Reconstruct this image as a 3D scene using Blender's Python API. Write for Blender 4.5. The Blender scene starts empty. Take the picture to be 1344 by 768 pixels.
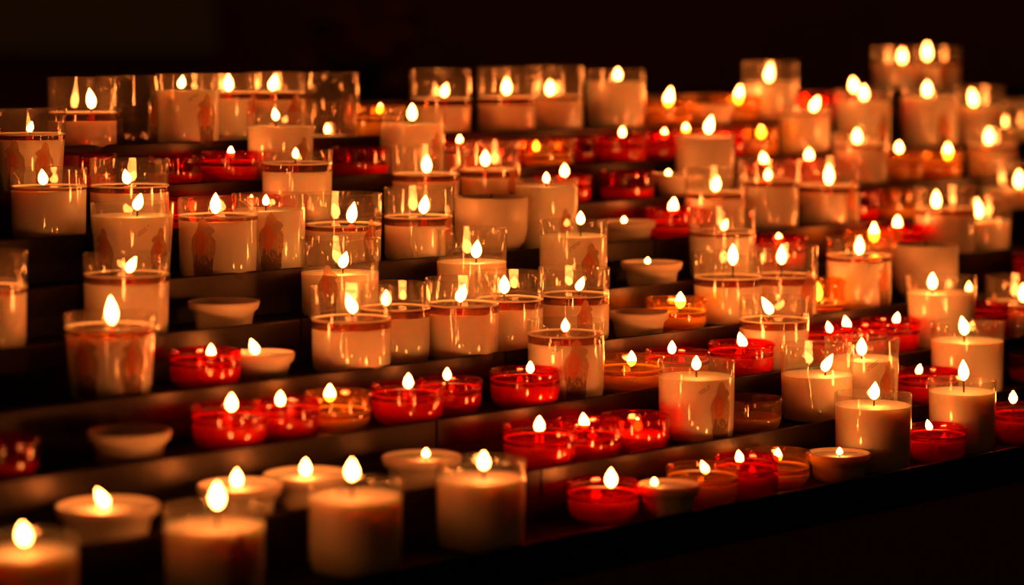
import bpy, bmesh, math, random
from mathutils import Vector, Matrix, noise
random.seed(11)
PI = math.pi
SC = bpy.context.scene
COL = SC.collection

# ------------------------------------------------------------ camera, world, exposure
CAM_Z = 1.141                       # the eye is 34 cm above the lowest step of the rack
cd = bpy.data.cameras.new('camera')
cam = bpy.data.objects.new('camera', cd)
COL.objects.link(cam)
cam.location = (0, 0, CAM_Z)
cam.rotation_euler = (PI / 2, 0, 0)
cd.sensor_width = 36.0
cd.lens = 36.0 * 3300 / 1344
cd.shift_y = -329 / 1344            # a view camera's rise and fall: the horizon lies near the top edge
cd.clip_start = 0.05
cd.clip_end = 60
cd.dof.use_dof = True
cd.dof.focus_distance = 2.07
cd.dof.aperture_fstop = 3.3
SC.camera = cam

w = bpy.data.worlds.new('world')
SC.world = w
w.use_nodes = True
bg = w.node_tree.nodes['Background']
bg.inputs[0].default_value = (1.0, 0.35, 0.10, 1)
bg.inputs[1].default_value = 0.016
SC.view_settings.view_transform = 'Standard'
SC.view_settings.look = 'None'
SC.view_settings.exposure = 0.0
SC.view_settings.gamma = 1.0
SC.view_settings.use_curve_mapping = False
SC.cycles.transparent_max_bounces = 64
SC.cycles.max_bounces = 10
FLAME = 72.0
FLAME_COL = (1.0, 0.235, 0.042, 1)

# ------------------------------------------------------------ materials
def mat(name):
    m = bpy.data.materials.new(name)
    m.use_nodes = True
    nt = m.node_tree
    for n in list(nt.nodes):
        nt.nodes.remove(n)
    return m, nt, nt.nodes.new('ShaderNodeOutputMaterial')

def principled(name, base, rough=.5, metal=0., sss=0., radius=(1, .4, .2), scale=.01, bump=0., bscale=200., var=0., vscale=30.):
    m, nt, out = mat(name)
    p = nt.nodes.new('ShaderNodeBsdfPrincipled')
    p.inputs['Base Color'].default_value = (*base, 1)
    p.inputs['Roughness'].default_value = rough
    p.inputs['Metallic'].default_value = metal
    p.inputs['Subsurface Weight'].default_value = sss
    p.inputs['Subsurface Radius'].default_value = radius
    p.inputs['Subsurface Scale'].default_value = scale
    nt.links.new(p.outputs[0], out.inputs[0])
    tc = nt.nodes.new('ShaderNodeTexCoord')
    if var:
        nz = nt.nodes.new('ShaderNodeTexNoise')
        nz.inputs['Scale'].default_value = vscale
        nz.inputs['Detail'].default_value = 4
        nt.links.new(tc.outputs['Object'], nz.inputs['Vector'])
        mx = nt.nodes.new('ShaderNodeMix')
        mx.data_type = 'RGBA'
        mx.inputs[6].default_value = (*[c * (1 - var) for c in base], 1)
        mx.inputs[7].default_value = (*[min(1, c * (1 + var)) for c in base], 1)
        nt.links.new(nz.outputs[0], mx.inputs[0])
        nt.links.new(mx.outputs[2], p.inputs['Base Color'])
    if bump:
        nb = nt.nodes.new('ShaderNodeTexNoise')
        nb.inputs['Scale'].default_value = bscale
        nb.inputs['Detail'].default_value = 3
        nt.links.new(tc.outputs['Object'], nb.inputs['Vector'])
        b = nt.nodes.new('ShaderNodeBump')
        b.inputs['Strength'].default_value = bump
        b.inputs['Distance'].default_value = .001
        nt.links.new(nb.outputs[0], b.inputs['Height'])
        nt.links.new(b.outputs[0], p.inputs['Normal'])
    return m

def glassy(name, tint, haze=.05, hazecol=(.9, .75, .55), rough=.045, ior=1.7, smear=True):
    """Thin-walled container glass: clear or tinted transmission, a Fresnel reflection and a little greasy film."""
    m, nt, out = mat(name)
    N = nt.nodes.new
    tr = N('ShaderNodeBsdfTransparent')
    tr.inputs[0].default_value = (*tint, 1)
    gl = N('ShaderNodeBsdfGlossy')
    gl.inputs['Roughness'].default_value = rough
    fr = N('ShaderNodeFresnel')
    geo = N('ShaderNodeNewGeometry')
    im = N('ShaderNodeMix')                 # both faces of a thin wall reflect like glass seen from air
    im.inputs[2].default_value = ior
    im.inputs[3].default_value = 1 / ior
    nt.links.new(geo.outputs['Backfacing'], im.inputs[0])
    nt.links.new(im.outputs[0], fr.inputs[0])
    df = N('ShaderNodeBsdfDiffuse')
    df.inputs[0].default_value = (*hazecol, 1)
    tl = N('ShaderNodeBsdfTranslucent')
    tl.inputs[0].default_value = (*hazecol, 1)
    dd = N('ShaderNodeMixShader')
    dd.inputs[0].default_value = .5
    nt.links.new(df.outputs[0], dd.inputs[1])
    nt.links.new(tl.outputs[0], dd.inputs[2])
    m1 = N('ShaderNodeMixShader')
    nt.links.new(tr.outputs[0], m1.inputs[1])
    nt.links.new(dd.outputs[0], m1.inputs[2])
    if smear:
        tc = N('ShaderNodeTexCoord')
        mp = N('ShaderNodeMapping')
        mp.inputs['Scale'].default_value = (60, 60, 22)
        nz = N('ShaderNodeTexNoise')
        nz.inputs['Scale'].default_value = 1.0
        nz.inputs['Detail'].default_value = 5
        rp = N('ShaderNodeMapRange')
        rp.inputs[1].default_value = .35
        rp.inputs[2].default_value = .75
        rp.inputs[3].default_value = haze * .35
        rp.inputs[4].default_value = haze * 2.2
        nt.links.new(tc.outputs['Object'], mp.inputs[0])
        nt.links.new(mp.outputs[0], nz.inputs['Vector'])
        nt.links.new(nz.outputs[0], rp.inputs[0])
        nt.links.new(rp.outputs[0], m1.inputs[0])
    else:
        m1.inputs[0].default_value = haze
    m2 = N('ShaderNodeMixShader')
    nt.links.new(fr.outputs[0], m2.inputs[0])
    nt.links.new(m1.outputs[0], m2.inputs[1])
    nt.links.new(gl.outputs[0], m2.inputs[2])
    nt.links.new(m2.outputs[0], out.inputs[0])
    return m

def emission(name, col, strength):
    m, nt, out = mat(name)
    e = nt.nodes.new('ShaderNodeEmission')
    e.inputs[0].default_value = col
    e.inputs[1].default_value = strength
    nt.links.new(e.outputs[0], out.inputs[0])
    return m

M = dict(
    clear=glassy('clear_glass', (.97, .965, .95), haze=.022),
    red=glassy('red_glass', (.93, .085, .035), haze=.05, hazecol=(.95, .05, .012), smear=False),
    amber=glassy('amber_glass', (.96, .68, .24), haze=.05, hazecol=(1., .6, .14)),
    liquid=glassy('molten_wax', (.80, .62, .42), haze=.02, ior=1.43, rough=.0, smear=False),
    liquid_side=glassy('molten_wax_side', (.62, .32, .17), haze=.01, ior=1.43, rough=.05, smear=False),  # darker side tint paints in the shaded band beneath the liquid surface
    wax=principled('wax', (.93, .86, .72), rough=.45, sss=1., radius=(1.0, .52, .26), scale=.012, bump=.15, bscale=90),
    redwax=principled('red_wax', (.85, .16, .07), rough=.4, sss=1., radius=(1.0, .3, .12), scale=.010),
    pale=principled('pale_ceramic', (.80, .70, .56), rough=.38, sss=.35, radius=(1, .5, .25), scale=.004, var=.06, vscale=60),
    wick=principled('burnt_wick', (.012, .010, .008), rough=.9),
    redcore=principled('red_wick_core', (.95, .05, .02), rough=.5),
    flame=emission('candle_flame', FLAME_COL, FLAME),
    ring=principled('wax_ring', (.95, .86, .70), rough=.3, sss=.5, radius=(1, .5, .25), scale=.003),
    steel=principled('dark_steel', (.036, .028, .022), rough=.36, metal=.85, bump=.25, bscale=160, var=.25, vscale=14),
    tread=principled('sooty_steel', (.035, .028, .024), rough=.48, metal=.5, bump=.2, bscale=90, var=.35, vscale=25),
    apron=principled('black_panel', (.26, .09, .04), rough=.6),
    plaster=principled('plaster', (.42, .14, .06), rough=.9, bump=.3, bscale=12, var=.15, vscale=2),
    pale_plaster=principled('pale_plaster', (.62, .62, .40), rough=.9, bump=.3, bscale=12, var=.12, vscale=2),
    stone=principled('stone_floor', (.06, .05, .04), rough=.7, var=.2, vscale=4),
    leaf=principled('dark_leaf', (.03, .05, .02), rough=.6, var=.3, vscale=20),
    petal=principled('red_petal', (.85, .22, .10), rough=.7, var=.3, vscale=20),
    petal2=principled('cream_petal', (.38, .26, .12), rough=.7, var=.3, vscale=20),
    vase=principled('dark_vase', (.05, .03, .02), rough=.3),
)

def print_material():
    """Ink print on the glass: a robed figure in terracotta, brown and buff, partly see-through."""
    m, nt, out = mat('figure_print_ink')
    N = nt.nodes.new
    uv = N('ShaderNodeUVMap')
    uv.uv_map = 'UVMap'
    sep = N('ShaderNodeSeparateXYZ')
    nt.links.new(uv.outputs[0], sep.inputs[0])
    rp = N('ShaderNodeValToRGB')
    el = rp.color_ramp.elements
    el[0].position = 0.0
    el[0].color = (.42, .26, .16, 1)
    el[1].position = 1.0
    el[1].color = (.85, .55, .34, 1)
    for p_, c in ((.22, (.26, .19, .14, 1)), (.34, (.55, .40, .28, 1)), (.46, (.85, .62, .42, 1)), (.60, (.70, .45, .28, 1)), (.74, (.60, .48, .34, 1))):
        e = el.new(p_)
        e.color = c
    nz = N('ShaderNodeTexNoise')
    nz.inputs['Scale'].default_value = 11
    nz.inputs['Detail'].default_value = 6
    nt.links.new(uv.outputs[0], nz.inputs['Vector'])
    ad = N('ShaderNodeMath')
    ad.operation = 'MULTIPLY_ADD'
    ad.inputs[1].default_value = 1.1
    sub = N('ShaderNodeMath')
    sub.operation = 'SUBTRACT'
    sub.inputs[1].default_value = .52
    nt.links.new(sep.outputs[1], sub.inputs[0])
    nt.links.new(nz.outputs[0], ad.inputs[0])
    nt.links.new(sub.outputs[0], ad.inputs[2])
    nt.links.new(ad.outputs[0], rp.inputs[0])
    # a round red patch on the breast of the figure, drawn with a ring
    dist = N('ShaderNodeVectorMath')
    dist.operation = 'DISTANCE'
    dist.inputs[1].default_value = (.40, .56, 0)
    mp = N('ShaderNodeMapping')
    mp.inputs['Scale'].default_value = (1, 1, 0)
    nt.links.new(uv.outputs[0], mp.inputs[0])
    nt.links.new(mp.outputs[0], dist.inputs[0])
    r2 = N('ShaderNodeValToRGB')
    r2.color_ramp.interpolation = 'LINEAR'
    e2 = r2.color_ramp.elements
    e2[0].position = 0
    e2[0].color = (.65, .65, .65, 1)
    e2[1].position = .26
    e2[1].color = (0, 0, 0, 1)
    for p_, v in ((.10, .25), (.13, .95), (.19, .55)):
        e = e2.new(p_)
        e.color = (v, v, v, 1)
    nt.links.new(dist.outputs[1], r2.inputs[0])
    mx = N('ShaderNodeMix')
    mx.data_type = 'RGBA'
    mx.inputs[7].default_value = (.88, .23, .095, 1)
    nt.links.new(r2.outputs[0], mx.inputs[0])
    nt.links.new(rp.outputs[0], mx.inputs[6])
    df = N('ShaderNodeBsdfDiffuse')
    tl = N('ShaderNodeBsdfTranslucent')
    tr = N('ShaderNodeBsdfTransparent')
    for s_ in (df, tl):
        nt.links.new(mx.outputs[2], s_.inputs[0])
    gm_ = N('ShaderNodeGamma')
    gm_.inputs[1].default_value = .6
    nt.links.new(mx.outputs[2], gm_.inputs[0])
    nt.links.new(gm_.outputs[0], tr.inputs[0])
    a = N('ShaderNodeMixShader')
    a.inputs[0].default_value = .55
    nt.links.new(df.outputs[0], a.inputs[1])
    nt.links.new(tl.outputs[0], a.inputs[2])
    b = N('ShaderNodeMixShader')
    b.inputs[0].default_value = .62
    nt.links.new(a.outputs[0], b.inputs[1])
    nt.links.new(tr.outputs[0], b.inputs[2])
    nt.links.new(b.outputs[0], out.inputs[0])
    return m
M['print'] = print_material()

# ------------------------------------------------------------ helpers
def obj(name, me, m, parent=None, smooth=True, sharp=35):
    if isinstance(me, bmesh.types.BMesh):
        bm = me
        me = bpy.data.meshes.new(name)
        bm.to_mesh(me)
        bm.free()
    o = bpy.data.objects.new(name, me)
    COL.objects.link(o)
    if m:
        me.materials.append(m)
    if smooth and len(me.polygons):
        me.polygons.foreach_set('use_smooth', [True] * len(me.polygons))
        me.set_sharp_from_angle(angle=math.radians(sharp))
    if parent:
        o.parent = parent
    return o

def thing(name, label, cat, loc, group=None, rz=0):
    o = bpy.data.objects.new(name, None)
    o.empty_display_size = .02
    COL.objects.link(o)
    o.location = loc
    o.rotation_euler = (0, 0, rz)
    o['label'] = label
    o['category'] = cat
    if group:
        o['group'] = group
    return o

def lathe(profile, seg=44, closed=False):
    """Spin a list of (radius, z) round the z axis; radius 0 gives a pole."""
    bm = bmesh.new()
    rings = []
    for r, z in profile:
        if r < 1e-6:
            rings.append([bm.verts.new((0, 0, z))])
        else:
            rings.append([bm.verts.new((r * math.cos(2 * PI * i / seg), r * math.sin(2 * PI * i / seg), z)) for i in range(seg)])
    pairs = list(zip(rings, rings[1:]))
    if closed:
        pairs.append((rings[-1], rings[0]))
    for a, b in pairs:
        for i in range(seg):
            j = (i + 1) % seg
            if len(a) == 1 and len(b) == 1:
                continue
            if len(a) == 1:
                bm.faces.new((a[0], b[j], b[i]))
            elif len(b) == 1:
                bm.faces.new((a[i], a[j], b[0]))
            else:
                bm.faces.new((a[i], a[j], b[j], b[i]))
    bmesh.ops.recalc_face_normals(bm, faces=bm.faces)
    return bm

def box(bm, x0, x1, y0, y1, z0, z1, bevel=0):
    vs = [bm.verts.new(p) for p in ((x0, y0, z0), (x1, y0, z0), (x1, y1, z0), (x0, y1, z0), (x0, y0, z1), (x1, y0, z1), (x1, y1, z1), (x0, y1, z1))]
    fs = [bm.faces.new([vs[i] for i in f]) for f in ((3, 2, 1, 0), (4, 5, 6, 7), (0, 1, 5, 4), (1, 2, 6, 5), (2, 3, 7, 6), (3, 0, 4, 7))]
    if bevel:
        bmesh.ops.bevel(bm, geom=list({e for f in fs for e in f.edges}), offset=bevel, segments=2, affect='EDGES', profile=.5)

def extrude_profile(bm, prof, x0, x1):
    """A closed (y, z) outline swept from x0 to x1."""
    a = [bm.verts.new((x0, y, z)) for y, z in prof]
    b = [bm.verts.new((x1, y, z)) for y, z in prof]
    n = len(prof)
    for i in range(n):
        j = (i + 1) % n
        bm.faces.new((a[i], b[i], b[j], a[j]))
    bm.faces.new(a)
    bm.faces.new(list(reversed(b)))
    bmesh.ops.recalc_face_normals(bm, faces=bm.faces)

# ------------------------------------------------------------ the room
def struct(name, bm, m):
    o = obj(name, bm, m, smooth=False)
    o['kind'] = 'structure'
    return o

TH = math.radians(45.7)              # the steps run 45.7 degrees off the line of sight
U = Vector((math.sin(TH), math.cos(TH), 0))
V = Vector((-math.cos(TH), math.sin(TH), 0))
RACK_RZ = math.atan2(U.y, U.x)
FRONT = 1.217                        # distance from the camera to the lowest lip, square to the steps
DEPTH = .0735
RISE = .0315
Z0 = CAM_Z - .341                    # height of the lowest lip

bm = bmesh.new(); box(bm, -6, 9, -2, 9, -.1, 0); struct('floor', bm, M['stone'])
bm = bmesh.new(); box(bm, -6, 9, 6.6, 6.8, 0, 4.2); struct('wall_back', bm, M['plaster'])
bm = bmesh.new(); box(bm, -3.2, -.77, 6.5, 6.6, 1.105, 3.6, .01); struct('trim_1', bm, M['pale_plaster'])

# flowers in the dark behind the rack
fl = thing('flower_vase', 'dim vase of reddish flowers far behind the rack against the dark wall', 'flowers', (-.36, 5.9, 0))
obj('pedestal', lathe([(0, 0), (.13, 0), (.13, .03), (.09, .06), (.08, .70), (.12, .74), (.12, .77), (0, .77)], 24), M['vase'], fl)
obj('vase', lathe([(0, .771), (.05, .771), (.075, .84), (.06, .93), (.04, .97), (.05, 1.0), (.045, 1.0), (.035, .97), (0, .96)], 24), M['vase'], fl)
rf = random.Random(5)
stems = bmesh.new()
heads = []
for i in range(26):
    a = rf.uniform(0, 2 * PI)
    rr = rf.uniform(.02, .19)
    zz = 1.02 + rf.uniform(.02, .26) * (1.25 - rr * 3)
    p = Vector((rr * math.cos(a), rr * math.sin(a) * .6, zz))
    base = Vector((0, 0, .97))
    d = p - base
    L = d.length
    g = bmesh.ops.create_cone(stems, segments=6, radius1=.003, radius2=.002, depth=L)
    R3 = d.to_track_quat('Z', 'Y').to_matrix().to_4x4()
    bmesh.ops.transform(stems, matrix=Matrix.Translation(base + d / 2) @ R3, verts=g['verts'])
    for q in range(3):
        t = rf.uniform(.35, .9)
        c = base + d * t
        g = bmesh.ops.create_icosphere(stems, subdivisions=1, radius=.03)
        bmesh.ops.transform(stems, matrix=Matrix.Translation(c + Vector((rf.uniform(-.03, .03), rf.uniform(-.02, .02), 0))) @ Matrix.Rotation(rf.uniform(0, 6), 4, 'Z') @ Matrix.Rotation(rf.uniform(-.8, .8), 4, 'X') @ Matrix.Diagonal((1, .35, .12, 1)), verts=g['verts'])
    heads.append(p)
obj('foliage', stems, M['leaf'], fl)
for i, p in enumerate(heads[:18]):
    hb = bmesh.new()
    for q in range(9):
        g = bmesh.ops.create_icosphere(hb, subdivisions=2, radius=.022)
        a = q * 2.4
        r = .004 + .0022 * q
        bmesh.ops.transform(hb, matrix=Matrix.Translation((r * math.cos(a), r * math.sin(a), .012 - .001 * q)) @ Matrix.Rotation(a, 4, 'Z') @ Matrix.Rotation(.5, 4, 'Y') @ Matrix.Diagonal((.45, 1, .8, 1)), verts=g['verts'])
    h = obj('flower', hb, M['petal'] if i % 4 else M['petal2'], fl)
    h.location = p

# ------------------------------------------------------------ the stepped rack
SEAMS = [[], [1.2887], [1.2535], [1.396, 1.7148], [1.2457], [1.3427, 1.7329], [1.405], [1.7608], [1.6061], []]
rack = thing('candle_rack', 'dark metal stepped rack of ten long steps that holds all the candles', 'rack',
             V * FRONT, None, RACK_RZ)
S0, S1 = .42, 3.75
for k in range(10):
    y = DEPTH * k
    zl = Z0 + RISE * k
    bm = bmesh.new()
    box(bm, S0, S1, y + .0022, y + DEPTH + (.0018 if k < 9 else .02), zl - .0083, zl - .0065)
    obj('shelf', bm, M['tread'], rack, smooth=False)
    cuts = [S0] + sorted(SEAMS[k]) + [S1]
    for a, b in zip(cuts, cuts[1:]):
        h = .0215 if k else .030
        prof = [(y + .0001, zl - h), (y + .0001, zl - .0012)]
        for q in range(7):
            t = PI - PI * q / 6
            prof.append((y + .0012 + .0012 * math.cos(t), zl - .0012 + .0012 * math.sin(t)))
        prof += [(y + .0022, zl - .0064), (y + .0022, zl - h)]
        bm = bmesh.new()
        extrude_profile(bm, prof, a + .0012, b - .0012)
        obj('rail', bm, M['steel'], rack, sharp=50)
    if k:
        bm = bmesh.new()
        box(bm, S0, S1, y + .0024, y + .0036, zl - RISE - .0045, zl - .0085)
        obj('riser', bm, M['tread'], rack, smooth=False)
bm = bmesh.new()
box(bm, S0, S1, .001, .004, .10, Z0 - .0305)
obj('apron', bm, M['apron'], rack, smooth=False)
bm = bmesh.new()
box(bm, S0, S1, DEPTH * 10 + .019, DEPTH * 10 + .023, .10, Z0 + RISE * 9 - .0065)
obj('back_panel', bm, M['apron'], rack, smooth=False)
for s in (S0 + .03, S1 - .03):
    for y in (.03, DEPTH * 10 - .03):
        bm = bmesh.new()
        box(bm, s - .02, s + .02, y - .02, y + .02, 0, Z0 - .0095 + (RISE * 8 if y > .3 else 0), .002)
        obj('leg', bm, M['apron'], rack, smooth=False)

# ------------------------------------------------------------ candle parts
def tumbler(R, H, taper, t=.0013, base=.004):
    rb = R * taper
    def ro(z):
        return rb + (R - rb) * z / H
    prof = [(0, .0006), (rb * .75, .0006), (rb * .82, 0), (rb - .0015, 0), (rb - .0004, .0005), (ro(.002), .002)]
    for q in (.25, .5, .75):
        prof.append((ro(H * q), H * q))
    prof += [(R, H - .0009), (R - .0002, H - .0003), (R - t * .5, H), (R - t + .0002, H - .0003), (R - t, H - .0009)]
    for q in (.75, .5, .25):
        prof.append((ro(H * q) - t, H * q))
    prof += [(ro(base + .002) - t, base + .002), (ro(base) - t - .0012, base), (0, base)]
    return prof, ro

def low_cup(R, H, t=.0012, base=.0028):
    rb = R * .80
    def ro(z):
        q = min(1, z / (H * .36))
        return rb + (R * .985 - rb) * math.sin(q * PI / 2) + R * .015 * max(0, (z - H * .36) / (H * .64))
    zs = [0, .06, .14, .24, .36, .6, .8, .86]
    prof = [(0, .0004), (rb * .9, 0)] + [(ro(H * q) , H * q + (.0001 if q == 0 else 0)) for q in zs]
    prof += [(R + .0006, H * .90), (R + .0008, H - .0014), (R + .0002, H - .0003), (R - t * .4, H), (R - t, H - .0006), (R - t, H * .86)]
    prof += [(ro(H * q) - t, H * q) for q in (.8, .6, .36, .24)]
    prof += [(ro(base + .001) - t, base + .0012), (ro(base) - t - .002, base), (0, base)]
    return prof, ro

def bowl(R, H):
    """Opaque flared bowl with a thickened rim over a narrower body."""
    prof = [(0, .0008), (R * .68, .0008), (R * .70, 0), (R * .75, 0), (R * .775, .0008), (R * .80, H * .30), (R * .83, H * .55),
            (R * .86, H * .62), (R * .945, H * .70), (R * .975, H * .80), (R, H - .0012), (R - .0004, H - .0002), (R - .0014, H), (R - .0022, H - .0008)]
    prof += [(R * .905, H * .74), (R * .79, H * .60), (R * .75, H * .28), (R * .70, .003), (0, .0026)]
    def ri(z):
        q = z / H
        if q < .28: return R * .73
        if q < .6: return R * (.75 + .04 * (q - .28) / .32)
        if q < .74: return R * (.79 + .115 * (q - .6) / .14)
        return R * .905 + (R * .095 - .0022) * (q - .74) / .26
    return prof, ri

def mug(R, H):
    rb = R * .62
    prof = [(0, .001), (rb * .8, .001), (rb * .85, 0), (rb, 0), (rb, .003), (R * .78, .006), (R * .92, .013), (R * .985, .022), (R, .034),
            (R, H - .0014), (R - .0006, H - .0002), (R - .0018, H), (R - .0028, H - .0008), (R - .003, .034), (R * .985 - .003, .022), (R * .9 - .003, .013), (R * .7, .008), (0, .007)]
    return prof, (lambda z: R - .003)

def wax_plug(rf_, z0, W, dip=.0008, seg=44):
    n = 7
    prof = [(0, z0)]
    for i in range(n + 1):
        z = z0 + (W - .0006 - z0) * i / n
        prof.append((rf_(z) - (.0012 if i == 0 else 0), z))
    r = rf_(W)
    prof += [(r - .0002, W), (r - .0012, W + .0002), (r - .003, W - dip * .4), (r * .55, W - dip), (0, W - dip * .8)]
    return lathe(prof, seg)

def flame_mesh(h, lean, rot):
    """Teardrop flame, h tall, its tip pushed over by lean in direction rot."""
    rmax = min(max(h * .30, .0024), .0044)
    n, seg = 8, 8
    bm = bmesh.new()
    rings = []
    for i in range(n + 1):
        t = i / n
        r = rmax * (math.sin(PI * min(1, t ** .74)) ** .85) * (1.0 if t < .5 else 1 - .2 * (t - .5)) if 0 < t < 1 else 0
        off = lean * t * t
        cx, cy = off * math.cos(rot), off * math.sin(rot)
        z = h * t
        if r == 0:
            rings.append([bm.verts.new((cx, cy, z))])
        else:
            rings.append([bm.verts.new((cx + r * math.cos(2 * PI * j / seg), cy + r * math.sin(2 * PI * j / seg), z)) for j in range(seg)])
    for a, b in zip(rings, rings[1:]):
        for j in range(seg):
            k = (j + 1) % seg
            if len(a) == 1:
                bm.faces.new((a[0], b[k], b[j]))
            elif len(b) == 1:
                bm.faces.new((a[j], a[k], b[0]))
            else:
                bm.faces.new((a[j], a[k], b[k], b[j]))
    bmesh.ops.recalc_face_normals(bm, faces=bm.faces)
    return bm

def wick_mesh(z0, z1, lean, rot):
    bm = bmesh.new()
    seg, n = 6, 4
    rings = []
    for i in range(n + 1):
        t = i / n
        o = lean * t * t
        r = .0007 if i < n else .0005
        rings.append([bm.verts.new((o * math.cos(rot) + r * math.cos(2 * PI * j / seg), o * math.sin(rot) + r * math.sin(2 * PI * j / seg), z0 + (z1 - z0) * t)) for j in range(seg)])
    for a, b in zip(rings, rings[1:]):
        for j in range(seg):
            k = (j + 1) % seg
            bm.faces.new((a[j], a[k], b[k], b[j]))
    bm.faces.new(list(reversed(rings[0])))
    bm.faces.new(rings[-1])
    return bm

def figure_print(ro, H, ang, sc, seed):
    """Robed figure with a smaller one on its arm and a halo, as ink wrapped round the glass."""
    rr = random.Random(seed)
    bm = bmesh.new()
    uvl = bm.loops.layers.uv.new('UVMap')
    hh = min(H * .80, .047) * sc ** .4
    z0 = H * .06
    half = .0105 * sc ** .6
    prof = [(0, .74), (.06, .80), (.2, .80), (.32, .86), (.42, .97), (.52, 1.0), (.60, .97), (.67, .84), (.73, .64), (.78, .50), (.83, .44), (.88, .41), (.92, .36), (.96, .27), (.985, .16), (1.0, .04)]
    def width(t):
        for (a, va), (b, vb) in zip(prof, prof[1:]):
            if a <= t <= b:
                return va + (vb - va) * (t - a) / (b - a)
        return 0
    flip = rr.choice((-1, 1))
    ny, nx = 30, 9
    grid = []
    for i in range(ny + 1):
        t = i / ny
        z = z0 + hh * t
        R = ro(z) + .00025
        wv = width(t)
        # the child on one arm widens one side of the shoulders
        side = .42 * math.exp(-((t - .79) / .06) ** 4)
        row = []
        for j in range(nx + 1):
            u = j / nx * 2 - 1
            x = u * wv * half
            if u * flip > 0:
                x += u * side * half
            x += noise.noise(Vector((u * 2, t * 14, seed * 3.1))) * .0006
            a = ang + x / R
            row.append((bm.verts.new((R * math.cos(a), R * math.sin(a), z)), (.5 + x / half * .5, t)))
        grid.append(row)
    for i in range(ny):
        for j in range(nx):
            q = (grid[i][j], grid[i][j + 1], grid[i + 1][j + 1], grid[i + 1][j])
            f = bm.faces.new([v for v, _ in q])
            for l, (_, uv) in zip(f.loops, q):
                l[uvl].uv = uv
    return bm

def lettering(ro, z, ang, seed):
    """A few illegible specks of small print beside the figure."""
    rr = random.Random(seed)
    bm = bmesh.new()
    for line in range(2):
        for i in range(7):
            if rr.random() < .2:
                continue
            zz = z + i * .0009 + line * -.0022
            R = ro(zz) + .0003
            a = ang + (i * .0013) / R
            wv, hv = .0004, .0005
            vs = [bm.verts.new((R * math.cos(a + dx / R), R * math.sin(a + dx / R), zz + dz)) for dx, dz in ((-wv, -hv), (wv, -hv), (wv * .6, hv), (-wv, hv * .7))]
            bm.faces.new(vs)
    return bm

NAMES = {'G': 'tall_glass_candle', 'E': 'glass_tumbler', 'R': 'red_glass_candle', 'A': 'amber_glass_candle', 'B': 'candle_bowl', 'M': 'candle_mug'}
GROUPS = {'G': 'tall clear glass candles on the rack', 'E': 'tall clear glass candles on the rack', 'R': 'low red glass candles on the rack',
          'A': 'low amber glass candles on the rack', 'B': 'pale flared bowls on the rack', 'M': 'tall pale opaque candles on the rack'}

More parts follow.
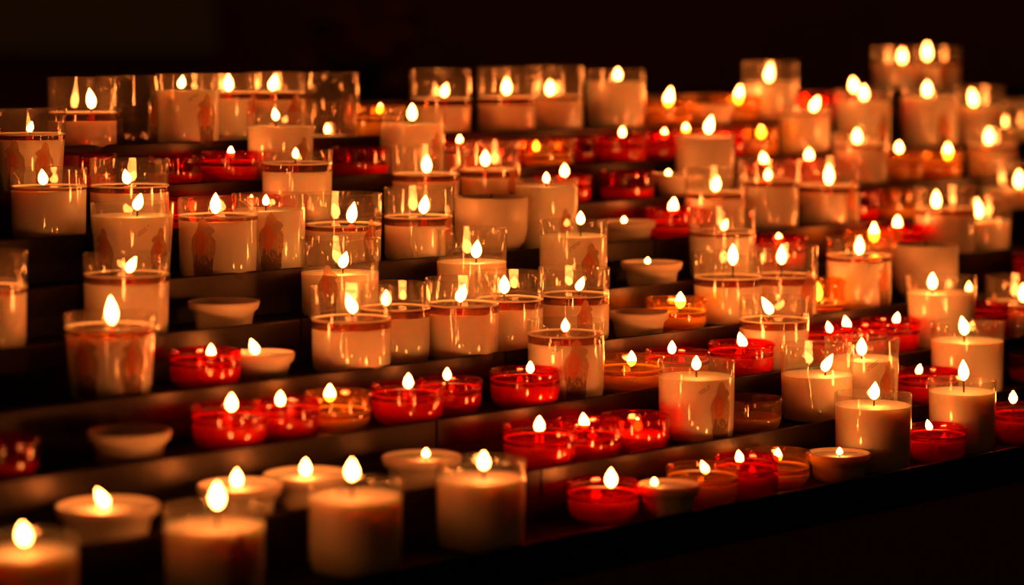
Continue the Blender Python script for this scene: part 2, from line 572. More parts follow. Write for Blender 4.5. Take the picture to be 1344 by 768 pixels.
# step, kind, x, y, radius, height, taper, wax height, molten depth, flame (offset, bottom, top, lean), prints (angle, size), label
CANDLES = [
    (0, 'G', -0.284, 1.4736, 0.0298, 0.058, 0.965, 0.0485, 0, (-0.0018, 0.0528, 0.0657, -0.0013), [], 'nearly full clear glass candle, leftmost on the bottom step'),
    (0, 'G', -0.1857, 1.5695, 0.0319, 0.058, 0.965, 0.0454, 0, (0.0017, 0.056, 0.0726, 0.0), [(0.54, 0.8)], 'nearly full clear glass candle with figure print, second from left on the bottom step'),
    (0, 'G', -0.103, 1.6502, 0.0314, 0.0586, 0.965, 0.0492, 0, (-0.002, 0.0595, 0.074, 0.0), [], 'nearly full clear glass candle, third from left on the bottom step'),
    (0, 'G', -0.0215, 1.7298, 0.0313, 0.0599, 0.965, 0.0474, 0, (0.0021, 0.0529, 0.066, 0.0), [], 'nearly full clear glass candle, fourth from left on the bottom step'),
    (0, 'R', 0.0662, 1.8306, 0.0265, 0.0275, 0.9, 0.015, 0.004, (0.0059, 0.023, 0.0374, 0.0), [], 'low red glass candle right of clear glass candle, fifth from left on the bottom step'),
    (0, 'B', 0.1148, 1.8438, 0.0232, 0.0239, 0.9, 0.0209, 0.0, (-0.0104, 0.0219, 0.0279, 0.0), [], 'pale flared bowl candle right of red cup, sixth from left on the bottom step'),
    (0, 'A', 0.1429, 1.8864, 0.0273, 0.0297, 0.9, 0.0175, 0.004, (0.0023, 0.0234, 0.0331, -0.0029), [], 'low amber glass candle right of pale bowl, seventh from left on the bottom step'),
    (0, 'R', 0.1793, 1.9245, 0.0248, 0.0303, 0.9, 0.017, 0.004, (-0.0049, 0.025, 0.0349, -0.0012), [], 'low red glass candle right of amber cup, eighth from left on the bottom step'),
    (0, 'A', 0.2071, 1.9682, 0.0263, 0.0275, 0.9, 0.011, 0.004, (0.001, 0.0189, 0.0296, 0.0), [], 'low amber glass candle right of red cup, ninth from left on the bottom step'),
    (0, 'B', 0.2593, 1.9971, 0.0259, 0.0215, 0.9, 0.0185, 0.0, (0.0009, 0.0195, 0.0255, 0.0), [], 'pale flared bowl candle right of amber cup, tenth from left on the bottom step'),
    (0, 'G', 0.2935, 2.0439, 0.0314, 0.062, 0.965, 0.0525, 0, (0.0007, 0.0564, 0.0713, 0.0012), [], 'nearly full clear glass candle, eleventh from left on the bottom step'),
    (0, 'R', 0.3526, 2.0865, 0.0245, 0.0289, 0.9, 0.0179, 0.004, (-0.0061, 0.0244, 0.0339, -0.0019), [], 'low red glass candle right of clear glass candle, twelfth from left on the bottom step'),
    (0, 'G', 0.3816, 2.1315, 0.0285, 0.0615, 0.965, 0.0514, 0, (0.0014, 0.0601, 0.0782, -0.0006), [], 'nearly full clear glass candle, thirteenth from left on the bottom step'),
    (0, 'R', 0.4445, 2.1845, 0.0269, 0.0319, 0.9, 0.0198, 0.004, (-0.0089, 0.0331, 0.0443, 0.0), [], 'low red glass candle right of clear glass candle, rightmost on the bottom step'),
    (1, 'B', -0.2578, 1.6019, 0.0328, 0.0215, 0.9, 0.0185, 0.0, (-0.0019, 0.0195, 0.0315, -0.0049), [], 'pale flared bowl candle, leftmost on the second step up'),
    (1, 'B', -0.1815, 1.6754, 0.0284, 0.0215, 0.9, 0.0185, 0.0, (-0.0018, 0.0195, 0.0315, 0.0), [], 'pale flared bowl candle right of pale bowl, second from left on the second step up'),
    (1, 'B', -0.14, 1.7178, 0.0303, 0.0215, 0.9, 0.0185, 0.0, (-0.001, 0.0195, 0.0315, 0.0), [], 'pale flared bowl candle right of pale bowl, third from left on the second step up'),
    (1, 'B', -0.0643, 1.7907, 0.0285, 0.0215, 0.9, 0.0185, 0.0, (0.003, 0.0203, 0.0263, 0.0), [], 'pale flared bowl candle right of pale bowl, fourth from left on the second step up'),
    (1, 'R', 0.0205, 1.8707, 0.0278, 0.0312, 0.9, 0.0172, 0.004, (-0.0001, 0.0252, 0.0377, 0.0), [], 'low red glass candle right of pale bowl, fifth from left on the second step up'),
    (1, 'R', 0.0581, 1.9102, 0.0261, 0.0291, 0.9, 0.013, 0.004, (-0.0031, 0.0219, 0.0341, -0.0012), [], 'low red glass candle right of red cup, sixth from left on the second step up'),
    (1, 'R', 0.0952, 1.9492, 0.0272, 0.0275, 0.9, 0.0127, 0, (0.0022, 0.0136, 0.0248, 0.0), [], 'low red glass candle right of red cup, seventh from left on the second step up'),
    (1, 'G', 0.1464, 1.9963, 0.0308, 0.0635, 0.965, 0.0505, 0, (-0.0, 0.0553, 0.0668, 0.0), [(0.7, 0.95)], 'nearly full clear glass candle with figure print, eighth from left on the second step up'),
    (1, 'A', 0.1927, 2.0415, 0.0264, 0.0275, 0.9, 0.0124, 0.0, None, [], 'unlit low amber glass candle right of clear glass, ninth from left on second step up'),
    (1, 'G', 0.2547, 2.1006, 0.0306, 0.0635, 0.965, 0.0384, 0, (0.0069, 0.0404, 0.0557, 0.0064), [], 'half-full clear glass candle, tenth from left on the second step up'),
    (1, 'G', 0.2984, 2.146, 0.0318, 0.0639, 0.965, 0.0461, 0, (0.0001, 0.0481, 0.0637, 0.0), [(0.8, 0.8)], 'nearly full clear glass candle with figure print, eleventh from left on the second step up'),
    (1, 'R', 0.3639, 2.2081, 0.0285, 0.028, 0.9, 0.0156, 0.004, (-0.0066, 0.0236, 0.0331, 0.0013), [], 'low red glass candle right of clear glass candle, twelfth from left on second step up'),
    (1, 'G', 0.4078, 2.2519, 0.033, 0.0653, 0.965, 0.0487, 0, (-0.0025, 0.0533, 0.0703, -0.0027), [], 'nearly full clear glass candle, thirteenth from left on the second step up'),
    (1, 'R', 0.4882, 2.3299, 0.0285, 0.0275, 0.9, 0.0124, 0.0, None, [], 'unlit low red glass candle right of clear glass candle, rightmost on the second step up'),
    (2, 'R', -0.3317, 1.6325, 0.0245, 0.0279, 0.9, 0.0126, 0.0, None, [], 'unlit low red glass candle, leftmost on the third step up'),
    (2, 'B', -0.2593, 1.7031, 0.0286, 0.0215, 0.9, 0.0064, 0.0, None, [], 'empty pale flared bowl right of red cup, second from left on the third step up'),
    (2, 'R', -0.1977, 1.7608, 0.0272, 0.0298, 0.9, 0.0177, 0.004, (0.0013, 0.0257, 0.0385, 0.0), [], 'low red glass candle right of pale bowl, third from left on the third step up'),
    (2, 'R', -0.1616, 1.7987, 0.0245, 0.0281, 0.9, 0.0174, 0.004, (-0.0041, 0.024, 0.0349, 0.0), [], 'low red glass candle right of red cup, fourth from left on the third step up'),
    (2, 'A', -0.1271, 1.8343, 0.0245, 0.0293, 0.9, 0.0116, 0.004, (-0.0058, 0.0221, 0.0349, 0.0), [], 'low amber glass candle right of red cup, fifth from left on the third step up'),
    (2, 'R', -0.0778, 1.8733, 0.0274, 0.0294, 0.9, 0.0182, 0.004, (0.0006, 0.0262, 0.0376, 0.0), [], 'low red glass candle right of amber cup, sixth from left on the third step up'),
    (2, 'R', -0.0476, 1.9167, 0.0249, 0.0275, 0.9, 0.017, 0.004, (-0.0018, 0.0266, 0.0361, 0.0), [], 'low red glass candle right of red cup, seventh from left on the third step up'),
    (2, 'R', 0.01, 1.9575, 0.0274, 0.0295, 0.9, 0.0183, 0.004, (0.0043, 0.0265, 0.036, 0.0), [], 'low red glass candle right of red cup, eighth from left on the third step up'),
    (2, 'G', 0.0432, 2.0068, 0.0314, 0.0621, 0.965, 0.0447, 0.0071, (-0.0007, 0.0528, 0.0638, 0.0), [(0.27, 1.0)], 'nearly full clear glass candle with figure print, ninth from left on the third step up'),
    (2, 'A', 0.0953, 2.0492, 0.0285, 0.0283, 0.9, 0.0147, 0.0038, (0.0022, 0.02, 0.033, 0.0), [], 'low amber glass candle right of clear glass candle, tenth from left on third step up'),
    (2, 'R', 0.1371, 2.09, 0.027, 0.0279, 0.9, 0.0168, 0.004, (-0.0041, 0.0248, 0.0362, 0.0), [], 'low red glass candle right of amber cup, eleventh from left on the third step up'),
    (2, 'R', 0.195, 2.1385, 0.0281, 0.0291, 0.9, 0.0175, 0.004, (0.0014, 0.024, 0.0376, -0.0032), [], 'low red glass candle right of red cup, twelfth from left on the third step up'),
    (2, 'G', 0.2279, 2.188, 0.0308, 0.0626, 0.965, 0.0357, 0.0072, (-0.0038, 0.0471, 0.0624, -0.0066), [], 'half-full clear glass candle, thirteenth from left on the third step up'),
    (2, 'R', 0.2799, 2.2155, 0.0275, 0.0317, 0.9, 0.0196, 0.004, (0.0001, 0.028, 0.0381, -0.002), [], 'low red glass candle right of clear glass candle, fourteenth from left on third step up'),
    (2, 'R', 0.3102, 2.2625, 0.0279, 0.0305, 0.9, 0.0173, 0.004, (-0.0085, 0.0253, 0.0377, -0.0021), [], 'low red glass candle right of red cup, fifteenth from left on the third step up'),
    (2, 'R', 0.3463, 2.3066, 0.0285, 0.0305, 0.9, 0.0179, 0.004, (0.006, 0.0259, 0.0364, 0.0014), [], 'low red glass candle right of red cup, sixteenth from left on the third step up'),
    (2, 'G', 0.3993, 2.3389, 0.033, 0.0667, 0.87, 0.0515, 0, (-0.0081, 0.0542, 0.0697, 0.0), [], 'nearly full clear glass candle, seventeenth from left on the third step up'),
    (2, 'R', 0.4451, 2.3905, 0.0273, 0.036, 0.9, 0.0223, 0.004, (-0.0105, 0.0462, 0.0563, 0.0), [], 'low red glass candle right of clear glass candle, eighteenth from left on third step up'),
    (2, 'G', 0.4911, 2.4354, 0.033, 0.058, 0.965, 0.0242, 0.0072, (0.0041, 0.0328, 0.0506, 0.0), [(-0.78, 0.7)], 'low-burned clear glass candle with figure print, rightmost on the third step up'),
    (3, 'G', -0.2845, 1.7813, 0.0328, 0.0606, 0.87, 0.0454, 0.0058, (0.0011, 0.0522, 0.0732, -0.0011), [(-0.61, 1.0), (0.57, 0.9)], 'nearly full clear glass candle with two figure prints, leftmost on the fourth step up'),
    (3, 'R', -0.2244, 1.8399, 0.0265, 0.0275, 0.9, 0.0164, 0.0038, (0.0042, 0.0216, 0.0317, 0.0), [], 'low red glass candle right of clear glass candle, second from left on fourth step up'),
    (3, 'B', -0.1865, 1.8768, 0.0245, 0.0215, 0.9, 0.0185, 0.0, (-0.0051, 0.0195, 0.0315, -0.0034), [], 'pale flared bowl candle right of red cup, third from left on the fourth step up'),
    (3, 'G', -0.1234, 1.9296, 0.0314, 0.0658, 0.965, 0.0335, 0.0072, (0.0012, 0.0443, 0.06, -0.0047), [], 'half-full clear glass candle, fourth from left on the fourth step up'),
    (3, 'G', -0.0922, 1.9814, 0.0285, 0.063, 0.965, 0.0367, 0.007, (-0.0069, 0.0447, 0.0579, 0.0), [], 'half-full clear glass candle, fifth from left on the fourth step up'),
    (3, 'G', -0.0399, 2.0095, 0.0302, 0.0645, 0.965, 0.0367, 0.007, (-0.0015, 0.0447, 0.0594, 0.0037), [], 'half-full clear glass candle, sixth from left on the fourth step up'),
    (3, 'G', -0.0022, 2.0567, 0.0285, 0.0653, 0.965, 0.0357, 0.0072, (-0.0041, 0.0467, 0.0623, 0.0), [], 'half-full clear glass candle, seventh from left on the fourth step up'),
    (3, 'G', 0.0521, 2.1097, 0.0304, 0.0636, 0.965, 0.034, 0.0072, (0.0042, 0.0439, 0.0561, 0.0038), [(0.31, 0.5)], 'half-full clear glass candle with figure print, eighth from left on the fourth step up'),
    (3, 'B', 0.1088, 2.1615, 0.0264, 0.0215, 0.9, 0.0064, 0.0, None, [], 'empty pale flared bowl right of clear glass candle, ninth from left on fourth step up'),
    (3, 'A', 0.1438, 2.2027, 0.0271, 0.0287, 0.9, 0.0134, 0.004, (0.0037, 0.0194, 0.0341, 0.0), [], 'low amber glass candle right of pale bowl, tenth from left on the fourth step up'),
    (3, 'G', 0.1939, 2.2567, 0.0314, 0.0644, 0.965, 0.0349, 0.0072, (0.0044, 0.0526, 0.0718, 0.0), [], 'half-full clear glass candle, eleventh from left on the fourth step up'),
    (3, 'G', 0.2472, 2.2916, 0.0317, 0.0678, 0.965, 0.0329, 0.0072, (-0.0014, 0.0502, 0.0676, 0.0), [(0.81, 0.8)], 'half-full clear glass candle with figure print, twelfth from left on the fourth step up'),
    (3, 'A', 0.2827, 2.3401, 0.0277, 0.032, 0.9, 0.007, 0.0034, (0.0016, 0.0119, 0.0296, 0.0), [], 'low amber glass candle right of clear glass candle, thirteenth from left on fourth step up'),
    (3, 'G', 0.3284, 2.3793, 0.0314, 0.0682, 0.965, 0.0464, 0.0044, (0.0004, 0.0518, 0.0691, 0.0), [(0.91, 0.8)], 'nearly full clear glass candle with figure print, fourteenth from left on the fourth step up'),
    (3, 'M', 0.4036, 2.4527, 0.0313, 0.0558, 0.9, 0.0528, 0.0, None, [], 'unlit tall pale opaque candle right of clear glass, fifteenth from left on fourth step up'),
    (3, 'R', 0.5443, 2.59, 0.0285, 0.036, 0.9, 0.0223, 0.004, (0.0035, 0.0489, 0.0607, 0.0), [], 'low red glass candle right of pale mug, rightmost on the fourth step up'),
    (4, 'G', -0.3765, 1.7941, 0.0306, 0.0722, 0.965, 0.0422, 0.0044, (0.0003, 0.0475, 0.0638, 0.0), [], 'half-full clear glass candle, leftmost on the fifth step up'),
    (4, 'G', -0.2883, 1.8802, 0.0324, 0.0633, 0.965, 0.042, 0.0059, (0.0023, 0.0489, 0.0608, 0.0046), [], 'half-full clear glass candle, second from left on the fifth step up'),
    (4, 'B', -0.223, 1.944, 0.028, 0.0215, 0.9, 0.0064, 0.0, None, [], 'empty pale flared bowl right of clear glass candle, third from left on fifth step up'),
    (4, 'G', -0.1385, 2.0264, 0.0322, 0.0637, 0.965, 0.0357, 0, (0.0021, 0.0391, 0.0526, 0.0031), [(-0.32, 0.7)], 'half-full clear glass candle with figure print, fourth from left on the fifth step up'),
    (4, 'G', -0.0342, 2.1282, 0.0303, 0.0639, 0.965, 0.0356, 0, (0.0039, 0.0383, 0.0538, 0.0013), [], 'half-full clear glass candle, fifth from left on the fifth step up'),
    (4, 'G', 0.054, 2.2143, 0.0306, 0.0644, 0.965, 0.0512, 0, (0.0064, 0.0605, 0.0725, 0.0), [(0.54, 0.8)], 'nearly full clear glass candle with figure print, sixth from left on the fifth step up'),
    (4, 'B', 0.1271, 2.2856, 0.0282, 0.0217, 0.9, 0.0187, 0.0, (-0.0038, 0.0197, 0.0257, 0.0), [], 'pale flared bowl candle right of clear glass candle, seventh from left on fifth step up'),
    (4, 'G', 0.1968, 2.3536, 0.0315, 0.0661, 0.965, 0.0404, 0.0039, (0.0014, 0.0453, 0.0553, 0.0029), [], 'half-full clear glass candle, eighth from left on the fifth step up'),
    (4, 'R', 0.2541, 2.4095, 0.0285, 0.036, 0.9, 0.0207, 0.004, (0.0015, 0.0287, 0.0382, 0.0), [], 'low red glass candle right of clear glass candle, ninth from left on fifth step up'),
    (4, 'A', 0.361, 2.5136, 0.0284, 0.0328, 0.9, 0.0132, 0.004, (0.0009, 0.0212, 0.041, 0.0), [], 'low amber glass candle right of red cup, tenth from left on the fifth step up'),
    (4, 'R', 0.3934, 2.5596, 0.0273, 0.0357, 0.9, 0.0221, 0.004, (-0.0009, 0.0315, 0.0447, 0.0), [], 'low red glass candle right of amber cup, eleventh from left on the fifth step up'),
    (4, 'G', 0.4458, 2.5883, 0.0319, 0.073, 0.965, 0.0439, 0.0056, (-0.0089, 0.0505, 0.0686, 0.0), [], 'half-full clear glass candle, twelfth from left on the fifth step up'),
    (4, 'G', 0.4963, 2.6459, 0.0306, 0.058, 0.87, 0.0335, 0, (-0.0048, 0.0363, 0.0573, -0.0032), [], 'half-full clear glass candle, rightmost on the fifth step up'),
    (5, 'G', -0.2978, 1.9736, 0.0328, 0.0641, 0.87, 0.0539, 0, (0.0036, 0.0578, 0.071, 0.003), [(-0.79, 0.75), (0.76, 0.75)], 'nearly full clear glass candle with two figure prints, leftmost on the sixth step up'),
    (5, 'G', -0.2368, 2.0254, 0.0323, 0.0647, 0.965, 0.0466, 0.0037, (-0.002, 0.0513, 0.0685, 0.0), [(-0.39, 1.0)], 'nearly full clear glass candle with figure print, second from left on the sixth step up'),
    (5, 'G', -0.2008, 2.0779, 0.0307, 0.0648, 0.965, 0.0515, 0, (-0.0026, 0.0546, 0.0641, 0.0), [(0.06, 1.0)], 'nearly full clear glass candle with figure print, third from left on the sixth step up'),
    (5, 'G', -0.1426, 2.125, 0.033, 0.0625, 0.965, 0.0313, 0.0045, (0.0068, 0.0367, 0.0548, 0.0026), [(0.79, 0.6)], 'half-full clear glass candle with figure print, fourth from left on the sixth step up'),
    (5, 'G', -0.0814, 2.1848, 0.0305, 0.0638, 0.965, 0.0311, 0.0072, (0.0046, 0.0404, 0.0569, 0.002), [(1.1, 0.6)], 'half-full clear glass candle with figure print, fifth from left on the sixth step up'),
    (5, 'M', -0.0187, 2.246, 0.033, 0.0519, 0.9, 0.0489, 0.0, None, [], 'unlit tall pale opaque candle right of clear glass, sixth from left on sixth step up'),
    (5, 'G', 0.0313, 2.2948, 0.0293, 0.0653, 0.965, 0.0587, 0, (-0.0, 0.0614, 0.0709, 0.0), [(0.64, 0.5)], 'brim-full clear glass candle with figure print, seventh from left on the sixth step up'),  # small flame added in place of a mere reflection in this glass
    (5, 'B', 0.1081, 2.3697, 0.0278, 0.0215, 0.9, 0.0185, 0.0, (-0.0025, 0.0195, 0.0255, 0.0), [], 'pale flared bowl candle right of clear glass candle, eighth from left on sixth step up'),
    (5, 'R', 0.1563, 2.4166, 0.0284, 0.0307, 0.9, 0.0125, 0.004, (-0.0018, 0.0252, 0.0406, 0.0015), [], 'low red glass candle right of pale bowl, ninth from left on the sixth step up'),
    (5, 'G', 0.1986, 2.4582, 0.0303, 0.0678, 0.965, 0.0375, 0.0055, (0.0003, 0.044, 0.0589, 0.0022), [(-1.12, 0.6)], 'half-full clear glass candle with figure print, tenth from left on the sixth step up'),
    (5, 'G', 0.2568, 2.5149, 0.0306, 0.072, 0.965, 0.046, 0.005, (-0.0008, 0.0521, 0.0627, 0.0), [], 'half-full clear glass candle, eleventh from left on the sixth step up'),
    (5, 'G', 0.3256, 2.5792, 0.0314, 0.0713, 0.965, 0.0354, 0.0072, (-0.0005, 0.0438, 0.0648, 0.0), [(0.86, 0.9)], 'half-full clear glass candle with figure print, twelfth from left on the sixth step up'),
    (5, 'R', 0.3586, 2.6284, 0.0272, 0.036, 0.9, 0.0162, 0.0, None, [], 'unlit low red glass candle right of clear glass, thirteenth from left on sixth step up'),
    (5, 'A', 0.4087, 2.6471, 0.0256, 0.036, 0.9, 0.0162, 0.0, None, [], 'unlit low amber glass candle right of red cup, fourteenth from left on sixth step up'),
    (5, 'G', 0.5553, 2.8061, 0.0325, 0.058, 0.965, 0.0256, 0, (0.0102, 0.0276, 0.0471, 0.0), [], 'low-burned clear glass candle, rightmost on the sixth step up'),
    (6, 'G', -0.3696, 2.0062, 0.0304, 0.058, 0.965, 0.0404, 0.0028, (-0.0043, 0.0442, 0.057, -0.0012), [], 'nearly full clear glass candle, leftmost on the seventh step up'),
    (6, 'G', -0.3135, 2.061, 0.033, 0.0627, 0.965, 0.0354, 0.0053, (-0.0019, 0.0417, 0.0542, -0.0019), [], 'half-full clear glass candle, second from left on the seventh step up'),
    (6, 'R', -0.2682, 2.1052, 0.0259, 0.0275, 0.9, 0.0082, 0.004, (0.001, 0.0162, 0.0257, 0.0), [], 'low red glass candle right of clear glass candle, third from left on seventh step up'),
    (6, 'R', -0.223, 2.1446, 0.0255, 0.0275, 0.9, 0.0108, 0.004, (0.0007, 0.0188, 0.0283, 0.0), [], 'low red glass candle right of red cup, fourth from left on the seventh step up'),
    (6, 'G', -0.187, 2.1891, 0.0311, 0.0643, 0.965, 0.0459, 0.0072, (-0.0014, 0.057, 0.0665, 0.0), [], 'nearly full clear glass candle, fifth from left on the seventh step up'),
    (6, 'G', -0.0784, 2.2904, 0.0313, 0.0649, 0.965, 0.0317, 0.0064, (0.0007, 0.0391, 0.0558, 0.0), [], 'half-full clear glass candle, sixth from left on the seventh step up'),
    (6, 'G', -0.0203, 2.3472, 0.0285, 0.0664, 0.965, 0.0319, 0.0072, (-0.0046, 0.0426, 0.0575, 0.0), [(0.95, 0.8)], 'half-full clear glass candle with figure print, seventh from left on the seventh step up'),
    (6, 'R', 0.0483, 2.4141, 0.0285, 0.0305, 0.9, 0.0189, 0.004, (0.0022, 0.029, 0.0415, 0.0), [], 'low red glass candle right of clear glass candle, eighth from left on seventh step up'),
    (6, 'R', 0.1134, 2.4776, 0.0272, 0.0317, 0.9, 0.0143, 0.0, None, [], 'unlit low red glass candle right of red cup, ninth from left on seventh step up'),
    (6, 'B', 0.1689, 2.5201, 0.0271, 0.0265, 0.9, 0.0235, 0.0, (-0.0122, 0.0245, 0.0305, 0.0), [], 'pale flared bowl candle right of red cup, tenth from left on the seventh step up'),
    (6, 'M', 0.1969, 2.5701, 0.0296, 0.0616, 0.9, 0.0586, 0.0, (0.004, 0.065, 0.083, 0.0031), [], 'tall pale opaque candle right of pale bowl, eleventh from left on the seventh step up'),
    (6, 'R', 0.2649, 2.6255, 0.0285, 0.0338, 0.9, 0.021, 0.004, (-0.0016, 0.0304, 0.0431, -0.0016), [], 'low red glass candle right of pale mug, twelfth from left on the seventh step up'),
    (6, 'R', 0.3189, 2.6782, 0.0278, 0.0347, 0.9, 0.0215, 0.004, (-0.0024, 0.0311, 0.0449, 0.0), [], 'low red glass candle right of red cup, thirteenth from left on the seventh step up'),
    (6, 'G', 0.379, 2.7368, 0.0301, 0.0604, 0.965, 0.0427, 0.0045, (-0.0033, 0.0482, 0.064, 0.0), [], 'nearly full clear glass candle, fourteenth from left on the seventh step up'),
    (6, 'A', 0.4278, 2.7844, 0.0285, 0.036, 0.9, 0.0223, 0.004, (0.0008, 0.0362, 0.048, 0.0), [], 'low amber glass candle right of clear glass candle, fifteenth from left on seventh step up'),
    (6, 'A', 0.4783, 2.8337, 0.0285, 0.036, 0.9, 0.0183, 0.004, (0.0128, 0.0263, 0.0443, 0.0), [], 'low amber glass candle right of amber cup, sixteenth from left on the seventh step up'),
    (6, 'G', 0.5559, 2.9094, 0.0298, 0.058, 0.965, 0.0336, 0.0058, (-0.004, 0.0404, 0.0589, 0.0), [], 'half-full clear glass candle, rightmost on the seventh step up'),
    (7, 'G', -0.399, 2.0802, 0.0303, 0.072, 0.87, 0.0461, 0.0049, (0.0, 0.052, 0.0615, 0.0019), [(0.45, 0.7), (-0.45, 0.8)], 'half-full clear glass candle with two figure prints, leftmost on the eighth step up'),
    (7, 'R', -0.3579, 2.1204, 0.0245, 0.0328, 0.9, 0.0147, 0.0, None, [], 'unlit low red glass candle right of clear glass, second from left on eighth step up'),
    (7, 'R', -0.2925, 2.1842, 0.0246, 0.0279, 0.9, 0.0126, 0.0, None, [], 'unlit low red glass candle right of red cup, third from left on eighth step up'),
    (7, 'R', -0.2499, 2.2258, 0.0254, 0.0301, 0.9, 0.0172, 0.004, (0.001, 0.0252, 0.0347, 0.0), [], 'low red glass candle right of red cup, fourth from left on the eighth step up'),
    (7, 'G', -0.2087, 2.2659, 0.0303, 0.0637, 0.965, 0.051, 0, (-0.0041, 0.0563, 0.0673, -0.0014), [(0.78, 0.6)], 'nearly full clear glass candle with figure print, fifth from left on the eighth step up'),
    (7, 'R', -0.1413, 2.3317, 0.0277, 0.0298, 0.9, 0.0134, 0.0, None, [], 'unlit low red glass candle right of clear glass, sixth from left on eighth step up'),
    (7, 'G', -0.0944, 2.3775, 0.0311, 0.0657, 0.965, 0.0494, 0, (-0.0, 0.0528, 0.0686, 0.0), [(0.84, 0.6)], 'nearly full clear glass candle with figure print, seventh from left on the eighth step up'),
    (7, 'R', -0.0379, 2.4189, 0.0275, 0.0314, 0.9, 0.0194, 0.004, (-0.0124, 0.028, 0.0375, 0.0), [], 'low red glass candle right of clear glass candle, eighth from left on eighth step up'),
    (7, 'R', -0.0146, 2.4693, 0.0274, 0.0309, 0.9, 0.007, 0.004, (0.0019, 0.014, 0.0235, 0.0), [], 'low red glass candle right of red cup, ninth from left on the eighth step up'),
    (7, 'A', 0.0361, 2.4907, 0.0271, 0.0316, 0.9, 0.0111, 0.004, (-0.0122, 0.0191, 0.0286, 0.0), [], 'low amber glass candle right of red cup, tenth from left on the eighth step up'),
    (7, 'R', 0.0594, 2.541, 0.0278, 0.0313, 0.9, 0.0141, 0.0, None, [], 'unlit low red glass candle right of amber cup, eleventh from left on eighth step up'),
    (7, 'R', 0.1108, 2.5653, 0.0285, 0.0319, 0.9, 0.0198, 0.004, (0.0019, 0.0306, 0.0401, 0.0), [], 'low red glass candle right of red cup, twelfth from left on the eighth step up'),
    (7, 'R', 0.1542, 2.6125, 0.0285, 0.0334, 0.9, 0.0193, 0.004, (0.0042, 0.0273, 0.0368, 0.0), [], 'low red glass candle right of red cup, thirteenth from left on the eighth step up'),
    (7, 'A', 0.1957, 2.6511, 0.0277, 0.036, 0.9, 0.0223, 0.004, (-0.0124, 0.0306, 0.041, 0.0), [], 'low amber glass candle right of red cup, fourteenth from left on the eighth step up'),
    (7, 'R', 0.2255, 2.6969, 0.0264, 0.0337, 0.9, 0.0119, 0.004, (0.0033, 0.0199, 0.0294, 0.0), [], 'low red glass candle right of amber cup, fifteenth from left on the eighth step up'),
    (7, 'A', 0.2628, 2.736, 0.0271, 0.0349, 0.9, 0.0145, 0.004, (0.0083, 0.0225, 0.0358, 0.0), [], 'low amber glass candle right of red cup, sixteenth from left on the eighth step up'),
    (7, 'G', 0.3242, 2.786, 0.0285, 0.058, 0.965, 0.0459, 0.0033, (0.0101, 0.0502, 0.0662, 0.0051), [], 'nearly full clear glass candle, seventeenth from left on the eighth step up'),
    (7, 'G', 0.399, 2.859, 0.0318, 0.074, 0.965, 0.0592, 0, (0.0013, 0.0612, 0.0776, 0.0), [(0.85, 0.8)], 'nearly full clear glass candle with figure print, eighteenth from left on the eighth step up'),
    (7, 'G', 0.4894, 2.9472, 0.033, 0.074, 0.965, 0.0616, 0, (-0.0027, 0.0636, 0.0806, 0.0), [(0.57, 0.8)], 'nearly full clear glass candle with figure print, nineteenth from left on the eighth step up'),
    (7, 'G', 0.5609, 3.017, 0.03, 0.074, 0.965, 0.0482, 0, (-0.0069, 0.0502, 0.0703, -0.0027), [], 'half-full clear glass candle, twentieth from left on the eighth step up'),
    (7, 'G', 0.6114, 3.0663, 0.0291, 0.058, 0.965, 0.02, 0, (-0.0131, 0.022, 0.0415, 0.0), [], 'low-burned clear glass candle, rightmost on the eighth step up'),
    (8, 'G', -0.3752, 2.1966, 0.0308, 0.0651, 0.965, 0.0265, 0.0072, (0.0078, 0.0369, 0.0549, -0.002), [], 'low-burned clear glass candle, leftmost on the ninth step up'),
    (8, 'E', -0.3447, 2.2483, 0.0286, 0.0658, 0.965, 0, 0.0, None, [(1.12, 0.9)], 'empty clear glass with figure print, second from left on the ninth step up'),
    (8, 'G', -0.2928, 2.2749, 0.0291, 0.0669, 0.965, 0.0514, 0, (-0.0064, 0.0534, 0.0652, 0.0014), [(0.63, 0.9)], 'nearly full clear glass candle with figure print, third from left on the ninth step up'),
    (8, 'G', -0.2645, 2.3262, 0.0289, 0.0662, 0.965, 0.0432, 0.0055, (0.0023, 0.0497, 0.0659, 0.0), [(1.08, 0.9)], 'half-full clear glass candle with figure print, fourth from left on the ninth step up'),
    (8, 'G', -0.2226, 2.3665, 0.0287, 0.0672, 0.965, 0.0409, 0.0072, (-0.0026, 0.0496, 0.0654, 0.0029), [(0.72, 0.85)], 'half-full clear glass candle with figure print, fifth from left on the ninth step up'),
    (8, 'G', -0.1747, 2.4019, 0.03, 0.0668, 0.965, 0.006, 0, (-0.0015, 0.008, 0.0175, 0.0), [(0.78, 0.75)], 'almost empty clear glass candle with figure print, sixth from left on the ninth step up'),
    (8, 'A', -0.1311, 2.4444, 0.0269, 0.0341, 0.9, 0.0179, 0.004, (0.003, 0.0259, 0.0354, 0.0), [], 'low amber glass candle right of clear glass candle, seventh from left on ninth step up'),
    (8, 'G', -0.0713, 2.5028, 0.0312, 0.0694, 0.965, 0.0318, 0.0072, (0.0038, 0.0409, 0.0538, 0.0023), [], 'half-full clear glass candle, eighth from left on the ninth step up'),
    (8, 'G', -0.0051, 2.5674, 0.0309, 0.0703, 0.965, 0.0316, 0.0072, (-0.0004, 0.0418, 0.0589, 0.0), [], 'low-burned clear glass candle, ninth from left on the ninth step up'),
    (8, 'G', 0.0432, 2.6145, 0.0314, 0.0714, 0.965, 0.0352, 0.0039, (-0.0036, 0.04, 0.0559, 0.0), [], 'half-full clear glass candle, tenth from left on the ninth step up'),
    (8, 'G', 0.11, 2.6797, 0.0322, 0.0667, 0.965, 0.0529, 0, (0.0028, 0.0549, 0.0679, 0.0), [], 'nearly full clear glass candle, eleventh from left on the ninth step up'),
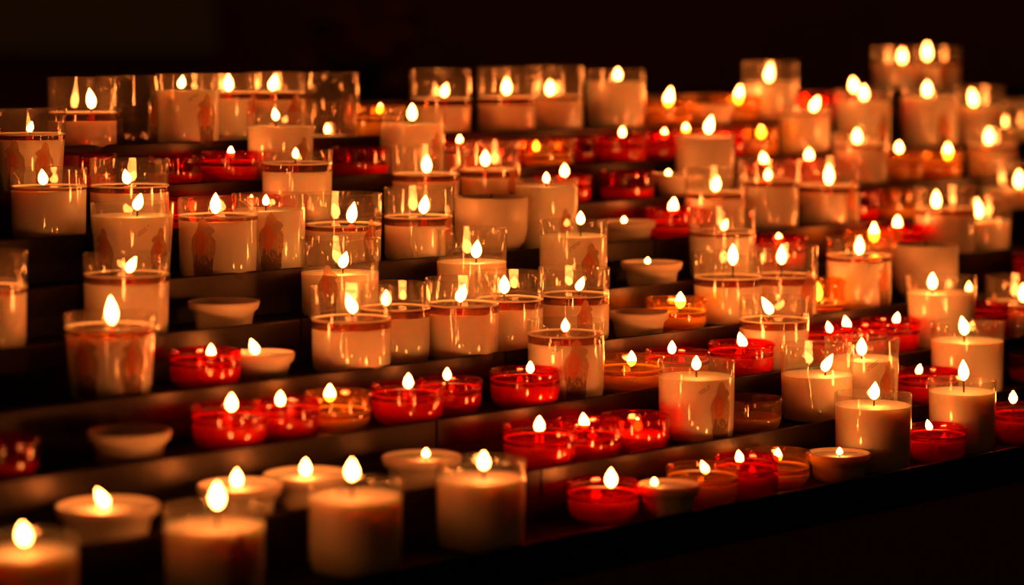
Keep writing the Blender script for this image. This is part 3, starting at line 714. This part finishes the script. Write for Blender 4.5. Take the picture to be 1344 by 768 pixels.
    (8, 'A', 0.1701, 2.7383, 0.0285, 0.0318, 0.9, 0.017, 0.004, (0.0, 0.025, 0.046, 0.0033), [], 'low amber glass candle right of clear glass candle, twelfth from left on ninth step up'),
    (8, 'B', 0.2195, 2.7754, 0.0265, 0.027, 0.9, 0.0081, 0.0, None, [], 'empty pale flared bowl right of amber cup, thirteenth from left on the ninth step up'),
    (8, 'A', 0.25, 2.8219, 0.0285, 0.0359, 0.9, 0.0182, 0.004, (0.004, 0.0262, 0.0468, 0.0026), [], 'low amber glass candle right of pale bowl, fourteenth from left on the ninth step up'),
    (8, 'G', 0.2939, 2.8647, 0.0322, 0.074, 0.965, 0.0465, 0.0028, (-0.0013, 0.0504, 0.0714, 0.0026), [], 'half-full clear glass candle, fifteenth from left on the ninth step up'),
    (8, 'R', 0.3526, 2.9164, 0.0285, 0.036, 0.9, 0.0141, 0.004, (-0.0128, 0.0221, 0.0345, 0.0), [], 'low red glass candle right of clear glass candle, sixteenth from left on ninth step up'),
    (8, 'R', 0.4057, 2.9682, 0.0285, 0.036, 0.9, 0.0223, 0.004, (-0.0018, 0.0361, 0.0532, -0.0018), [], 'low red glass candle right of red cup, rightmost on the ninth step up'),
    (9, 'G', 0.4779, 3.1414, 0.0289, 0.058, 0.965, 0.0363, 0, (0.0095, 0.0383, 0.0554, 0.0), [], 'half-full clear glass candle, left one of two on the topmost step'),
    (9, 'G', 0.5411, 3.2031, 0.0309, 0.058, 0.965, 0.0342, 0.0065, (-0.0121, 0.0417, 0.0627, 0.0), [(0.34, 0.6)], 'half-full clear glass candle with figure print, right one of two on the topmost step'),
]

for n, (k, ty, X, Y, R, H, taper, W, pool, F, PR, label) in enumerate(CANDLES):
    zt = Z0 + RISE * k - .0065
    lit = F is not None
    cat = 'candle'
    if ty == 'E':
        cat = 'glass'
    if ty == 'B' and not lit:
        cat = 'bowl'
    name = NAMES[ty] if not (ty == 'B' and not lit) else 'flared_bowl'
    t = thing(name, label, cat, (X, Y, zt), GROUPS[ty])
    face = math.atan2(-Y, -X)                       # towards the viewer's side of the rack
    right = Vector((-math.sin(face), math.cos(face), 0))
    rnd = random.Random(n * 13 + 1)
    gm = {'G': 'clear', 'E': 'clear', 'R': 'red', 'A': 'amber'}.get(ty)
    if ty in 'GE':
        prof, ro = tumbler(R, H, taper)
        obj('glass', lathe(prof), M[gm], t, sharp=60)
        z0, rin = .0022, (lambda z, ro=ro: ro(z) - .0004)
    elif ty in 'RA':
        prof, ro = low_cup(R, H)
        obj('glass', lathe(prof), M[gm], t, sharp=60)
        z0, rin = .0018, (lambda z, ro=ro: ro(z) - .0004)
    elif ty == 'B':
        prof, ri = bowl(R, H)
        obj('bowl', lathe(prof), M['pale'], t, sharp=60)
        z0, rin = .0034, (lambda z, ri=ri: ri(z) - .0003)
        ro = None
    else:
        prof, ri = mug(R, H)
        obj('body', lathe(prof), M['pale'], t, sharp=60)
        z0, rin = H * .55, (lambda z, ri=ri: ri(z) - .0003)
        ro = None
    if ty != 'E' and not (ty == 'B' and not lit):
        if ty in 'GRA' and W > z0 + .001 or ty in 'BM':
            obj('wax', wax_plug(rin, z0, W, dip=.0018 if (ty == 'G' and pool == 0) else .0008), M['wax'], t, sharp=50)
        surf = W + pool
        if pool:
            rl = rin(surf) + .0002
            lq = obj('molten_wax', lathe([(0, W + .0004), (rin(W) - .0002, W + .0004), (rl, surf - .0006), (rl - .0012, surf - .0008), (0, surf - .0008)]), M['liquid'], t, sharp=30)
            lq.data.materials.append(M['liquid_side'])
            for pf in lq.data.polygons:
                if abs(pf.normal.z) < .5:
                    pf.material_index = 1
            tor = []
            for q in range(8):
                a = 2 * PI * q / 8
                tor.append((rl - .0007 + .0009 * math.cos(a), surf - .0001 + .0008 * math.sin(a)))
            obj('wax_rim', lathe(tor, closed=True), M['ring'], lq)
        fx = F[0] if lit else 0
        base = Vector((-right.x * 0, 0, 0)) + Vector((Y, -X, 0)).normalized() * fx
        rot = math.atan2(-X, Y)
        zb = F[1] if lit else surf + .004
        lean = F[3] if lit else .001
        wz0 = W - .001
        wk = obj('wick', wick_mesh(wz0, zb + .0015, lean * .15, rot), M['wick'], t)
        wk.location = base
        if pool > .003 and ty == 'G':
            core = obj('wick_core', lathe([(0, W - .0005), (.0026, W - .0005), (.0024, W + pool * .85), (0, W + pool * .9)], 10), M['redcore'], t)
            core['label'] = 'red wick core in the molten wax'
            core.location = base
        if lit:
            f = obj('flame', flame_mesh(F[2] - F[1], lean, rot), M['flame'], t)
            f.location = base + Vector((0, 0, F[1]))
    if ty in 'GE':
        for q, (phi, sc) in enumerate(PR):
            obj('figure_print', figure_print(ro, H, face + phi, sc, n * 3 + q + 1), M['print'], t)
            if sc > .7 and phi > -.3:
                obj('small_print', lettering(ro, H * .66, face + phi - .62, n + 5), M['wick'], t, smooth=False)
